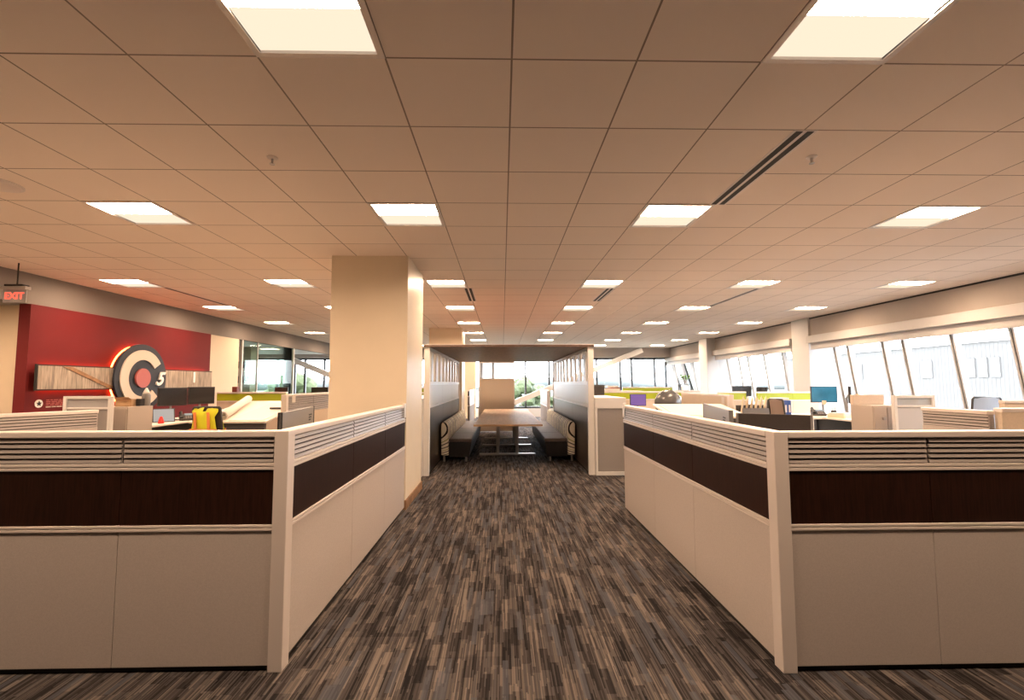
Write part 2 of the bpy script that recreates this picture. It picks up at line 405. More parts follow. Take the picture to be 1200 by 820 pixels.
LINE = {-10: 'along the red wall', -6: 'second from the left wall', -2: 'just left of the aisle', 2: 'just right of the aisle', 6: 'second from the right windows', 10: 'along the right windows'}
ORD = ['first', 'second', 'third', 'fourth', 'fifth', 'sixth', 'seventh', 'eighth']
base = None
for c in LC:
    vis = [r for r in LR if r >= ({-2: -1, 2: -1, -6: 3, 6: 3}.get(c, 8))]
    for r in LR:
        if r in vis: lab = 'square ceiling light, %s from the front, line %s' % (ORD[vis.index(r)], LINE[c])
        elif r == -9: continue
        else: lab = 'square ceiling light outside the frame, %s, line %s' % ('nearest' if r == -1 else 'next', LINE[c])
        loc = (GX+T*(c+.5), GY+T*(r+.5), CH)
        if base is None:
            base = troffer(); base.location = loc; base['label'] = lab; base['group'] = 'square ceiling lights'
        else: clone(base, loc, 0, lab, 'square ceiling lights')
for k, y in enumerate((14.0, 17.5)): clone(base, (-8.6, y, 2.78), PI, ['added ceiling light brightening the glass office, front one', 'added ceiling light brightening the glass office, rear one'][k], 'added office lights')  # lights added to brighten the dark office interior
clone(base, (-7.15, 5.2, 2.62), PI, 'added unseen ceiling light for the recess left of the red wall', 'added recess lights')  # added out of view to brighten the recess wall
def slot_vent(x, y0, y1, label, two=True):
    t = thing('slot_diffuser', label, 'ceiling vent', (x, y0, CH), 0, 'linear ceiling diffusers')
    wd = .075 if two else .05
    B(-wd, wd, 0, y1-y0, -.004, .004).build('frame', 'rail_metal', t)
    for sx in ((-.035, .035) if two else (0,)): B(sx-.022, sx+.022, .01, y1-y0-.01, -.0055, -.003).build('slot', 'kick', t)
slot_vent(1.86+.03, GY+T*1, GY+T*3, 'long black double-slot ceiling vent on the upper right')
slot_vent(-.56, GY+T*9, GY+T*11, 'short black double-slot vent left of the aisle, near the column')
slot_vent(1.79, GY+T*9, GY+T*11, 'short black double-slot vent right of the aisle')
slot_vent(-5.46, GY+T*9, GY+T*12, 'thin dark slot vent on the ceiling near the red wall', False)
slot_vent(4.25, GY+T*9, GY+T*12, 'thin dark slot vent on the right part of the ceiling', False)
def sprinkler(x, y, label):
    t = thing('fire_sprinkler', label, 'sprinkler', (x, y, CH), 0, 'ceiling sprinklers')
    MB().lathe([(.036, 0), (.036, -.004), (.02, -.010)], n=16).build('escutcheon', 'rail_metal', t)
    MB().tube([(0, 0, -.008), (0, 0, -.045)], .008, 8).build('stem', 'chrome', t)
    MB().lathe([(.018, -.045), (.018, -.049)], n=12).build('deflector', 'chrome', t)
sprinkler(-1.59, 3.2, 'small fire sprinkler head on the left ceiling tile')
sprinkler(2.15, 3.13, 'small fire sprinkler head beside the long right vent')
t = thing('ceiling_speaker', 'round white ceiling speaker at the far left edge', 'ceiling speaker', (-3.95, 3.66, CH))
MB().lathe([(.15, 0), (.15, -.012), (.13, -.02), (.02, -.026)], n=32).build('grille', 'rail_metal', t, smooth=True)
MB().lathe([(.165, 0), (.165, -.008), (.15, -.008)], n=32).build('rim', 'rail_metal', t)
t = thing('exit_sign', 'red letter exit sign hanging by a rod at far left', 'exit sign', (-6.25, 6.12, 0))
MB().tube([(.02, 0, CH), (.02, 0, 2.76)], .008, 8).build('rod', 'kick', t)
B(-.10, .13, -.045, .045, 2.742, 2.765).build('canopy_plate', 'kick', t)
B(-.16, .16, -.04, .04, 2.70, 2.742).build('housing', 'grey_paint', t, bevel=.004)
p = B(-.145, .145, -.006, .006, 2.535, 2.70).build('panel', 'frosted', t)
text('letters', 'EXIT', .118, 'exit_red', t, (0, -.012, 2.617), (PI/2, 0, 0), .003, bold=True)

# ------------------------------------------------------------------ red feature wall
fx = -6.6
t = thing('feature_wall', 'tall red feature wall panel under the grey left soffit', 'feature wall', (0, 0, 0))
B(-6.76, fx, 6.69, 10.79, 0, 2.615).build('red_panel', 'red_paint', t)
def wood_strip(y0, y1, label):
    o = thing('wood_display_strip', label, 'wall display', (0, 0, 0))
    B(fx+.06, fx+.085, y0, y1, 1.40, 1.775).build('frame', 'kick', o)
    B(fx+.08, fx+.092, y0+.02, y1-.01, 1.42, 1.755).build('wood_boards', 'barn_wood', o)
    for z in (1.415, 1.76): B(fx+.028, fx+.04, y0+.10, y1-.16, z-.006, z+.006).build('led_strip', 'led_red', o)
    return o
o = wood_strip(6.74, 8.12, 'grey weathered board strip left of the round sign, red backlit')
L = Vector((fx+.092, 7.35, 1.755)); E2 = Vector((fx+.092, 8.38, 1.43))
MB().loft([[(fx+.09, a[0], a[1]), (fx+.10, a[0], a[1]), (fx+.10, b[0], b[1]), (fx+.09, b[0], b[1])] for a, b in (((7.12, 1.75), (7.28, 1.75)), ((7.94, 1.43), (8.09, 1.43)))]).build('diagonal_board', 'brown_wood', o)
o = wood_strip(9.14, 10.74, 'weathered board strip right of the round sign, behind the monitors')
B(fx+.09, fx+.11, 10.08, 10.13, 1.52, 1.74).build('bright_bar', 'white_plastic', o)
cy, cz = 8.60, 1.597
t = thing('round_logo_sign', 'large round slate wall sign with beige C and white 5', 'wall sign', (0, 0, 0))
MB().lathe([(.605, .118), (.605, .15)], (fx, cy, cz), 64, 'x').build('disc', 'slate', t)
MB().lathe([(.22, .0), (.22, .118)], (fx, cy, cz), 48, 'x').build('standoff', 'kick', t)
ring = MB(); n = 64
ring.tube([(fx+.035, cy+.565*math.cos(2*PI*k/n), cz+.565*math.sin(2*PI*k/n)) for k in range(n+1)], .012, 6); ring.build('led_ring', 'led_red', t)
def arc(r0, r1, a0, a1, x0, x1, n=48):
    rings = []
    for k in range(n+1):
        a = math.radians(a0+(a1-a0)*k/n); c, s = math.cos(a), math.sin(a)
        rings.append([(x0, cy+r0*c, cz+r0*s), (x1, cy+r0*c, cz+r0*s), (x1, cy+r1*c, cz+r1*s), (x0, cy+r1*c, cz+r1*s)])
    return MB().loft(rings)
arc(.325, .50, 33, 318, fx+.15, fx+.17).build('letter_c', 'logo_beige', t)
MB().lathe([(.172, .15), (.172, .18)], (fx, cy, cz), 40, 'x').build('red_dot', 'logo_red', t)
text('numeral', '5', .34, 'white_plastic', t, (fx+.165, cy+.40, cz-.02), (PI/2, 0, PI/2), .012, .42, True)
t = thing('wall_emblem', 'small round white emblem with dark star low on the red wall', 'emblem', (fx, 6.89, 1.215))
MB().lathe([(.058, 0), (.058, .008)], (0, 0, 0), 32, 'x').build('disc', 'white_plastic', t)
st = []
for k in range(10):
    a = PI/2+k*PI/5; r = .042 if k % 2 == 0 else .02; st.append((.008, r*math.cos(a), r*math.sin(a)))
MB().prism(st, (.004, 0, 0)).build('star', 'slate', t)
t = thing('wall_lettering', 'faint pale lines of small lettering beside the round emblem', 'lettering', (fx, 7.0, 0))
for k, z in enumerate((1.262, 1.238, 1.214, 1.19, 1.162)):
    mb = MB(); y = 0
    while y < .95:
        wl = random.uniform(.03, .09); mb.box(0, .003, y, min(y+wl, .97), z-.006, z+.006); y += wl+.014
    mb.build('text_line', 'logo_red' if k < 4 else 'logo_beige', t)
# low cabinet in the recess
t = thing('low_cabinet', 'pale low cabinet with a lever pull left of the red wall', 'cabinet', (-7.65, 5.55, 0))
B(0, .45, 0, 1.25, 0, 1.26).build('body', 'white_paint', t, bevel=.005)
B(.45, .47, .02, .60, .08, 1.26).build('door', 'white_paint', t, bevel=.003); d = B(.45, .47, .63, 1.23, .08, 1.26).build('door', 'white_paint', t, bevel=.003)
MB().tube([(.47, .74, 1.16), (.50, .74, 1.16), (.50, .86, 1.16)], .009, 8).build('handle', 'chrome', d)

# ------------------------------------------------------------------ partitions
def partition(label, loc, rz, mods, h=1.235, bands=None, th=.07, post0=False, post1=False, posth=None, cap='rail_metal', group='workstation partitions'):
    """runs along local +x; y from 0 (front face) to th"""
    t = thing('workstation_partition', label, 'office partition', loc, rz, group)
    Ln = sum(mods); y0, y1 = 0., th
    B(0, Ln, y0-.004, y1+.004, h-.035, h).build('top_cap', cap, t, bevel=.006)
    B(.01, Ln-.01, .02, th-.02, 0, .03).build('kick_base', 'kick', t)
    if bands is None:
        bands = [('slat_tile', None, h-.17, h-.035), ('rail', 'rail_metal', h-.205, h-.17), ('wood_panel', 'espresso', .745, h-.205), ('rail', 'rail_metal', .713, .745), ('fabric_panel', 'panel_fabric', .03, .713)]
    for nm, m, z0, z1 in bands:
        if nm == 'rail':
            zc = (z0+z1)/2
            r = MB(); r.box(0, Ln, y0-.003, y1+.003, z0, zc-.002); r.box(0, Ln, y0-.003, y1+.003, zc+.002, z1); r.box(0, Ln, y0+.004, y1-.004, zc-.003, zc+.003)
            r.build('rail', 'rail_metal', t, bevel=.002); continue
        x = 0
        for mw in mods:
            a, b = x+.0015, x+mw-.0015; x += mw
            if nm == 'slat_tile':
                s = MB(); pt = (z1-z0)/5
                for k in range(5):
                    zb, zt = z0+k*pt+.0045, z0+(k+1)*pt-.0045
                    s.loft([[(xx, y0+.002, zb), (xx, y0+.008, zt), (xx, y1-.008, zt), (xx, y1-.002, zb)] for xx in (a+.006, b-.006)])
                so = s.build('slat_tile', 'slat_metal', t)
                g = MB(); g.box(a, b, y0+.016, y1-.016, z0, z1); g.build('groove_liner', 'groove', so)
                e = MB(); e.box(b-.006, b, y0+.010, y1-.010, z0, z1); e.build('slat_clip', 'slat_metal', so)
            else:
                B(a, b, y0+.004, y1-.004, z0, z1).build(nm, m, t, bevel=.002)
    for on, xa in ((post0, 0), (post1, Ln)):
        if on:
            x0, x1 = (xa-.075, xa) if xa == 0 else (xa, xa+.075)
            B(x0, x1, y0-.006, y1+.006, 0, (posth or h)).build('post', 'rail_metal', t, bevel=.004)
    return t
# front left run: front face y=2.575; ends at corner post on the aisle
partition('front left beige partition facing the viewer with dark wood band', (-4.565, 2.575, 0), 0, [.85, .85, .85, .80], post1=True)
# left side run: face on the aisle x=-1.16 (local front is -y => rotate +90: local y -> -x)
partition('left aisle partition running from the corner post to the beige column', (-1.155, 2.652, 0), PI/2, [1.10, 1.0, .955])
# right
partition('front right beige partition facing the viewer with dark wood band', (1.513, 2.50, 0), 0, [.76, .85, .85, .85], h=1.225, post0=True)
partition('right aisle partition running from the corner post back towards the booth', (1.442, 5.64, 0), -PI/2, [1.10, .93, 1.03], h=1.225)
def nameplate(x, y, rz, label):
    t = thing('name_plate', label, 'name plate', (x, y, 0), rz, 'partition name plates')
    B(-.035, .035, -.010, 0, 1.085, 1.245).build('plate', 'white_plastic', t, bevel=.003)
    B(-.035, .035, -.010, .02, 1.245, 1.252).build('clip', 'white_plastic', t)
nameplate(-1.150, 5.62, PI/2, 'white name plate on the column end of the left aisle partition')
nameplate(1.437, 5.57, -PI/2, 'white name plate on the far end of the right aisle partition')
GREEN = lambda h: [('rail', 'rail_metal', h-.205, h-.18), ('green_panel', 'lime', h-.18, h-.035), ('fabric_panel', 'tan_panel', .03, h-.205)]
PLAIN = lambda h: [('fabric_panel', 'tan_panel', .03, h-.035)]
SLAT = lambda h: [('slat_tile', None, h-.17, h-.035), ('fabric_panel', 'panel_fabric', .03, h-.17)]
# second rows
partition('short grey slatted partition in front of the red wall, far left', (-4.80, 3.10, 0), math.atan2(1.70, .79), [.94, .94], h=1.235, bands=SLAT(1.235))
partition('low slatted partition by the black mesh chair, right side', (4.15, 4.62, 0), math.atan2(-.62, .05), [.60], h=1.24, bands=SLAT(1.24))
partition('plain tan partition at the right edge in front of the windows', (4.28, 3.98, 0), 0, [.62, .9, .9], h=1.262, bands=PLAIN(1.262))
partition('higher tan partition end at the right edge below the near mullion', (5.42, 5.0, 0), 0, [.9, .9], h=1.29, bands=PLAIN(1.29))
partition('lime topped partition left, behind the rolled drawings', (-5.95, 10.0, 0), 0, [.72, .72], h=1.32, bands=GREEN(1.32))
partition('slatted partition with white end post right of the drawings', (-3.33, 7.45, 0), PI/2, [1.0, .9], h=1.325, bands=[('slat_tile', None, 1.16, 1.29), ('slat_tile', None, 1.02, 1.155), ('fabric_panel', 'tan_panel', .03, 1.02)], post0=True)
partition('lime topped partition left of the booth, glimpsed beside the column', (-4.2, 11.4, 0), 0, [1.2, 1.2], h=1.28, bands=GREEN(1.28))
partition('most distant lime topped partition left, beyond the booth', (-5.2, 17.0, 0), 0, [1.2, 1.2], h=1.345, bands=GREEN(1.345))
partition('lime topped partition behind the grey exercise ball', (2.3, 11.4, 0), 0, [.85, .85, .40], h=1.285, bands=GREEN(1.285))
partition('most distant lime topped partition right, below the rear windows', (4.35, 17.0, 0), 0, [.9, .9], h=1.345, bands=GREEN(1.345))
partition('tan partition with white end post behind the grey desk screen', (3.93, 8.05, 0), PI/2, [1.1, 1.0], h=1.285, bands=PLAIN(1.285), post0=True)
partition('lime topped partition behind the row of file folders', (4.95, 10.75, 0), 0, [.65], h=1.285, bands=GREEN(1.285))
partition('lime topped partition left of the lit blue monitor', (5.72, 10.5, 0), 0, [.8, .6], h=1.285, bands=GREEN(1.285))
# partitions continuing past the booth
CONT = [('slat_tile', None, 1.115, 1.25), ('rail', 'rail_metal', 1.08, 1.115), ('wood_panel', 'slat_metal', .83, 1.08), ('rail', 'rail_metal', .80, .83), ('fabric_panel', 'grey_fabric', .03, .80)]
partition('pale partition beyond the left side of the booth', (-1.14, 13.4-.02, 0), PI/2, [], h=1.285) if False else None
partition('pale partition beyond the left wall of the booth', (-.98, 14.35, 0), PI/2, [1.2, 1.2], h=1.285, bands=CONT)
partition('pale partition with end post beyond the right wall of the booth', (1.30, 16.1, 0), -PI/2, [1.2, 1.2], h=1.285, bands=CONT, post1=True)

def framed_panel(label, loc, wd, h, split, fab='grey_fabric'):
    t = thing('framed_screen', label, 'office screen', loc, 0)
    f = MB(); f.box(0, .04, 0, .05, 0, h); f.box(wd-.04, wd, 0, .05, 0, h); f.box(.04, wd-.04, 0, .05, h-.035, h); f.box(.04, wd-.04, 0, .05, split-.012, split+.012); f.box(.04, wd-.04, 0, .05, .0, .05)
    f.build('frame', 'white_paint', t, bevel=.004)
    B(.04, wd-.04, .018, .030, split+.012, h-.035).build('frosted_pane', 'frosted', t)
    B(.04, wd-.04, .012, .040, .05, split-.012).build('fabric_panel', fab, t)
framed_panel('white framed grey screen with frosted top before the red wall', (-5.27, 5.80, 0), .57, 1.345, 1.20)
framed_panel('white framed grey screen with frosted top, right by the windows', (4.86, 5.78, 0), .52, 1.325, 1.19, 'pale_fabric')

def cabinet(label, loc, wd, dp, h, doors, topband=0):
    t = thing('storage_cabinet', label, 'cabinet', loc, 0)
    B(0, wd, 0, dp, 0, h).build('body', 'cabinet_tan', t, bevel=.004)
    for k, (a, b, knob) in enumerate(doors):
        d = B(a, b, -.018, 0, .06, h-.02).build('door', 'cabinet_tan', t, bevel=.003)
        if knob: MB().lathe([(.022, -.018), (.022, -.034), (.010, -.036)], (b-.045, 0, h-.16), 16, 'y').build('lock_knob', 'chrome', d)
    if topband: B(0, wd, dp-.06, dp, h, h+topband).build('back_panel', 'tan_panel', t, bevel=.004)
    return t
cabinet('tan two-door cabinet below the cardboard box, left side', (-5.10, 6.0, 0), .45, .42, 1.205, [(.01, .22, 0), (.235, .44, 0)])
cabinet('tan two-door cabinet with round lock right of the lit monitor', (4.73, 5.97, 0), .42, .38, 1.19, [(.01, .17, 1), (.185, .41, 0)], .13)

# ------------------------------------------------------------------ desks and equipment
def desk(label, x0, x1, y0, y1, z, m='desk_laminate'):
    cx, cyy = (x0+x1)/2, (y0+y1)/2; t = thing('desk', label, 'desk', (cx, cyy, 0)); a, b = (x1-x0)/2, (y1-y0)/2
    B(-a, a, -b, b, z-.03, z).build('desktop', m, t, bevel=.005)
    long = a > b
    for s in (-1, 1):
        px, py = (s*(a-.15), 0) if long else (0, s*(b-.15))
        l = MB().box(px-.04, px+.04, py-.04, py+.04, .03, z-.03).build('leg', 'dark_plastic', t, bevel=.004)
        (B(px-.04, px+.04, -b*.85, b*.85, 0, .03) if long else B(-a*.85, a*.85, py-.04, py+.04, 0, .03)).build('foot', 'dark_plastic', l)
    if long: B(-a+.2, a-.2, b-.06, b-.04, z-.36, z-.03).build('modesty_panel', 'dark_plastic', t)
    else: B(-.01, .01, -b+.2, b-.2, z-.36, z-.03).build('modesty_panel', 'dark_plastic', t)
    return t
desk('raised white desk under the two dark monitors, left', -5.58, -4.84, 6.62, 8.5, .92)
desk('white desk behind the left aisle partition carrying the silver screen', -2.05, -1.45, 3.0, 5.0, .74)
desk('white desk behind the right aisle partition carrying the grey screen', 1.70, 2.35, 3.0, 5.15, .74)
desk('white desk under the grey exercise ball', 2.45, 3.86, 10.1, 11.2, .735)
desk('pale desk carrying the file folders and blue binders', 3.98, 5.27, 7.62, 8.45, .92)
desk('raised pale desk under the lit blue monitor', 5.30, 6.25, 6.85, 8.75, .92)

def bounce_desks():  # mostly hidden pale desks, added to bounce lamplight up to the ceiling
    R = [(-3.9, -2.12, 2.75, 3.52), (-3.8, -2.12, 3.7, 4.5), (-3.9, -2.2, 4.85, 5.6), (-3.05, -2.2, 5.8, 6.75), (-3.1, -1.95, 8.8, 10.6), (-6.25, -5.25, 3.1, 5.4),
         (2.45, 4.0, 2.75, 3.5), (2.5, 3.95, 3.75, 4.5), (2.5, 4.35, 5.0, 5.75), (2.1, 3.7, 6.0, 6.8), (4.6, 6.9, 2.75, 3.75), (5.55, 7.0, 5.2, 5.85)]
    W = ['left cubicle, directly behind the front left partition', 'left cubicle, second row behind the front left partition', 'left cubicle, third row behind the front left partition', 'left cubicle, next to the beige column front',
         'left, hidden behind the beige column', 'far left by the recess wall, outside the frame', 'right cubicle, directly behind the front right partition', 'right cubicle, second row behind the front right partition',
         'right cubicle, third row behind the front right partition', 'right cubicle, in front of the plan table', 'right, in front of the plain tan partition', 'right, behind the higher tan partition']
    for r, wd in zip(R, W): desk('added bounce desk '+wd, *r, .74)
bounce_desks()

def monitor(label, x, y, rz, zt, wd, ht, zbase, scr='screen_off', frame='black_plastic', group=None):
    """screen faces local -y"""
    t = thing('monitor', label, 'computer monitor', (x, y, zbase), rz, group)
    zc0, zc1 = zt-ht-zbase, zt-zbase
    b = B(-wd/2, wd/2, 0, .035, zc0, zc1).build('bezel', frame, t, bevel=.004)
    B(-wd/2+.012, wd/2-.012, -.002, .004, zc0+.014, zc1-.012).build('screen', scr, b)
    MB().tube([(0, .05, .01), (0, .06, zc0+.08), (0, .03, zc0+ht*.5)], .016, 8).build('stand_neck', 'silver', t)
    B(-.11, .11, -.06, .12, 0, .012).build('stand_base', 'dark_plastic', t, bevel=.003)
    return t
monitor('left dark monitor of the pair on the raised desk', -5.20, 7.60, math.atan2(.75, .40), 1.432, .42, .285, .92)
monitor('right dark monitor of the pair, behind the yellow vest', -5.00, 8.00, math.atan2(.75, .40), 1.442, .42, .285, .92)
monitor('lit blue monitor on the right raised desk', 5.72, 8.3, -.12, 1.420, .44, .285, .92, 'screen_blue')
monitor('dark monitor turned sideways next to the lit blue one', 5.99, 8.02, .95, 1.42, .40, .285, .92)
monitor('small dark screen with purple picture left of the ball', 3.0, 10.4, .05, 1.245, .36, .26, .735, 'screen_purple')
def phone(label, x, y, z, rz):
    t = thing('desk_phone', label, 'telephone', (x, y, z), rz, 'desk phones')
    MB().loft([[(s, -.09, 0), (s, .09, 0), (s, .09, .10), (s, -.09, .03)] for s in (-.10, .10)]).build('base', 'dark_plastic', t, bevel=.006)
    MB().tube([(-.075, -.085, .05), (-.075, -.07, .075), (-.075, .07, .13), (-.075, .085, .115)], [.024, .016, .016, .024], 8).build('handset', 'black_plastic', t)
    MB().loft([[(s, .02, .076), (s, .075, .100), (s, .075, .104), (s, .02, .080)] for s in (-.03, .085)]).build('display', 'screen_grey', t)
    k = MB()
    for i in range(3):
        for j in range(4):
            yy = -.075+j*.022; zz = .03+(yy+.09)*.389; k.box(-.02+i*.03, .0+i*.03, yy, yy+.014, zz, zz+.005)
    k.build('keypad', 'grey_paint', t)
phone('black desk phone right of the tablet under the dark monitors', -4.97, 7.60, .92, .65)
phone('dark desk phone on the right raised desk beside the monitor', 5.43, 8.05, .92, -.35)
t = thing('tablet', 'grey tablet propped on the desk under the left monitor', 'tablet', (-5.06, 7.22, .92), .75)
MB().loft([[(s, 0, 0), (s, .012, .002), (s, .087, .20), (s, .075, .20)] for s in (-.14, .14)]).build('case', 'dark_plastic', t, bevel=.003)
MB().loft([[(s, -.002, .013), (s, .006, .013), (s, .078, .19), (s, .069, .19)] for s in (-.125, .125)]).build('screen', 'screen_grey', t)
B(-.06, .06, .04, .14, 0, .015).build('stand', 'dark_plastic', t)
t = thing('red_tape_dispenser', 'small red object standing before the tablet', 'desk item', (-4.96, 7.02, .92), .4)
MB().lathe([(.035, 0), (.038, .02), (.03, .055), (.018, .09), (.012, .1)], n=16).build('body', 'red_plastic', t, smooth=True)
B(-.015, .015, -.05, -.03, 0, .06).build('grip', 'red_plastic', t)

def chair(label, x, y, rz, seat=.50, top=1.08, mesh='mesh_black', bw=.44):
    """faces local -y; backrest at +y"""
    t = thing('task_chair', label, 'office chair', (x, y, 0), rz, 'mesh task chairs')
    B(-.24, .24, -.25, .22, seat-.06, seat).build('seat', 'charcoal', t, bevel=.025)
    h = bw/2; z0, z1 = seat+.12, top
    f = MB(); pts = []
    for a, zz in ((-h*.86, z0), (-h, z0+.15), (-h*.95, z1-.02), (-h*.88, z1), (h*.88, z1), (h*.95, z1-.02), (h, z0+.15), (h*.86, z0), (-h*.86, z0)):
        pts.append((a, .25+.10*(zz-z0), zz))
    f.tube(pts, .014, 8, False); f.build('back_frame', 'black_plastic', t, smooth=True)
    mm = MB(); nu = 8
    rows = []
    for k in range(5):
        zz = z0+(z1-z0)*k/4; wv = h*(.86 if k == 0 else .96)
        rows.append([(wv*(2*i/nu-1), .25+.10*(zz-z0)+.02*(1-(2*i/nu-1)**2), zz) for i in range(nu+1)])
    vs = [[mm.bm.verts.new(p) for p in r] for r in rows]
    for a, b in zip(vs, vs[1:]):
        for i in range(nu): mm.bm.faces.new((a[i], a[i+1], b[i+1], b[i]))
    mo = mm.build('back_mesh', mesh, t); s = mo.modifiers.new('thick', 'SOLIDIFY'); s.thickness = .006
    MB().tube([(0, .12, seat-.06), (0, .27, seat-.04), (0, .285, z0+.12)], .02, 8).build('back_support', 'black_plastic', t)
    MB().tube([(0, 0, seat-.06), (0, 0, .10)], .028, 12).build('gas_stem', 'dark_plastic', t)
    for k in range(5):
        a = 2*PI*k/5+.3; ex, ey = .29*math.cos(a), .29*math.sin(a)
        l = MB().tube([(0, 0, .11), (ex, ey, .075)], [.026, .016], 8).build('leg', 'black_plastic', t)
        MB().lathe([(.028, -.02), (.028, .02)], (ex, ey, .028), 14, 'y').build('caster', 'black_plastic', l)
    for s in (-1, 1):
        MB().tube([(s*.22, .05, seat-.04), (s*.29, .05, seat), (s*.29, .05, seat+.19)], .014, 8).build('arm_post', 'black_plastic', t)
        B(s*.29-.035, s*.29+.035, -.10, .14, seat+.19, seat+.215).build('armrest', 'black_plastic', t, bevel=.01)
    return t
chair('black mesh chair in front of the right windows', 6.66, 6.70, 3.2, .62, 1.275, 'mesh_grey', .44)
chair('black mesh chair beside the blue binders', 4.43, 7.05, 1.50, .56, 1.235, 'mesh_taupe', .44)
vc = (-3.60, 6.25)
chair('office chair under the yellow safety vest', vc[0], vc[1], PI-.18, .56, 1.20, 'charcoal', .40)
# safety vest: two shells draped over the chair back (same local frame as the chair)
t = thing('safety_vest', 'yellow hi-vis vest with orange stripes hung on a chair back', 'safety vest', (vc[0], vc[1], 0), PI-.18); t.scale = (.84, 1, .985)
def vest_shell(sgn):
    mb = MB(); cols = [-1, -.72, -.36, -.12, .12, .36, .72, 1]; zs = [.72, .82, .92, 1.02, 1.10, 1.17, 1.222]
    V = {}
    for i, z in enumerate(zs):
        wv = .255-.02*i if i < 5 else (.215 if i == 5 else .19)
        for j, c in enumerate(cols):
            yb = .25+.10*(z-.68); off = (.075 if i < 5 else .055 if i == 5 else .012)*(1-.25*c*c)+.012*math.sin(7*c+i)
            V[i, j] = mb.bm.verts.new((c*wv, yb+sgn*off, z-(.02*abs(c) if i == 6 else 0)))
    for i in range(6):
        for j in range(7):
            if j == 3 and (i == 5 or (i == 4 and sgn < 0)): continue
            if i == 5 and j in (2, 4) and sgn < 0: continue
            mb.bm.faces.new((V[i, j], V[i, j+1], V[i+1, j+1], V[i+1, j]))
    o = mb.build('vest_panel', 'hivis', t, smooth=True)
    for md, a in (('SOLIDIFY', .006),):
        s = o.modifiers.new('thick', md); s.thickness = a
    def yy(c, z):
        return .25+.10*(z-.68)+sgn*(.082*(1-.25*c*c)+.010)
    for c in (-.5, .5):
        MB().loft([[(c*.22-.022, yy(c, z), z), (c*.22+.022, yy(c, z), z), (c*.22+.022, yy(c, z)+.006*sgn, z), (c*.22-.022, yy(c, z)+.006*sgn, z)] for z in (.74, .92, 1.10, 1.16)]).build('stripe', 'hivis_orange', o)
    z = .93
    MB().loft([[(c*.235, yy(c, z), z-.025), (c*.235, yy(c, z), z+.025), (c*.235, yy(c, z)+.007*sgn, z+.025), (c*.235, yy(c, z)+.007*sgn, z-.025)] for c in (-.95, -.5, 0, .5, .95)]).build('stripe', 'hivis_orange', o)
vest_shell(1); vest_shell(-1)

# cardboard box, speaker and cone on the left cabinet
t = thing('cardboard_box', 'small open cardboard box on the left tan cabinet', 'box', (-4.84, 6.22, 1.205), .2)
b = MB(); b.box(-.09, .09, -.08, -.075, 0, .09); b.box(-.09, .09, .075, .08, 0, .09); b.box(-.09, -.085, -.08, .08, 0, .09); b.box(.085, .09, -.08, .08, 0, .09); b.box(-.09, .09, -.08, .08, 0, .005); b.build('body', 'cardboard', t)
MB().loft([[(-.09, s*.078, .09), (.09, s*.078, .09), (.09, s*.15, .12), (-.09, s*.15, .12)] for s in (-1, -1.04)]).build('flap', 'cardboard', t)
tag(B(-.028, .028, -.04, .04, 0, .095).build('desk_speaker', 'black_plastic', bevel=.006), 'small black box between the carton and the white pointed bottle', 'speaker', None, (-4.715, 6.28, 1.205))
t = thing('pointed_bottle', 'white bottle with pointed top on the left tan cabinet', 'bottle', (-4.705, 6.365, 1.205))
MB().lathe([(.042, 0), (.048, .01), (.05, .13), (.042, .155)], n=20).build('body', 'silver', t, smooth=True)
MB().lathe([(.042, .155), (.03, .19), (.008, .235)], n=20).build('cap', 'white_plastic', t, smooth=True)

# sloped plan tables with drawings
def plan_table(label, x0, x1, y0, y1, z0, z1, sheet_label, sx, sy):
    t = thing('plan_table', label, 'plan table', ((x0+x1)/2, (y0+y1)/2, 0)); a, b = (x1-x0)/2, (y1-y0)/2
    MB().loft([[(s, -b, z0-.03), (s, -b, z0), (s, b, z1), (s, b, z1-.03)] for s in (-a, a)]).build('table_board', 'desk_laminate', t, bevel=.004)
    for s in (-1, 1):
        for y, z in ((-b+.12, z0), (b-.1, z1)):
            B(s*(a-.1)-.03, s*(a-.1)+.03, y-.03, y+.03, 0, z-.02).build('leg', 'dark_plastic', t)
    B(-a+.05, a-.05, -b+.05, -b+.07, z0-.22, z0-.03).build('apron', 'dark_plastic', t)
    k = (z1-z0)/(2*b); yc = (y0+y1)/2; xc = (x0+x1)/2
    def Z(y): return (z0+z1)/2+k*(y-yc)+.002
    s = MB().loft([[(xx, sy[0], Z(sy[0])), (xx, sy[1], Z(sy[1])), (xx, sy[1], Z(sy[1])+.006), (xx, sy[0], Z(sy[0])+.006)] for xx in sx])
    tag(s.build('drawing_sheet', 'paper'), sheet_label, 'drawing sheet')
    return Z
Z = plan_table('sloped plan table left, under the rolled drawings', -4.55, -3.44, 7.0, 8.5, .945, 1.185, 'large paper sheet spread beside the rolled drawings', (-4.0, -3.5), (7.04, 8.3))
def roll(label, a, b, r):
    t = thing('paper_roll', label, 'rolled drawings', (0, 0, 0))
    a, b = Vector(a), Vector(b)
    MB().tube([a, a*.5+b*.5, b], r, 20, False).build('outer_sheet', 'paper', t, smooth=True).modifiers.new('thick', 'SOLIDIFY').thickness = .008
    d = (b-a); MB().tube([a+d*.01, b-d*.01], r*.55, 16, False).build('inner_sheet', 'paper', t, smooth=True).modifiers.new('thick', 'SOLIDIFY').thickness = .006
roll('thick paper drawing roll lying on the left plan table', (-4.09, 7.05, Z(7.05)+.066), (-4.42, 8.35, Z(8.35)+.066), .06)
Z2 = plan_table('sloped plan table right, in front of the tan partition', 2.55, 3.72, 7.05, 8.0, .985, 1.13, 'paper sheets spread on the right plan table', (2.62, 3.3), (7.1, 7.9))
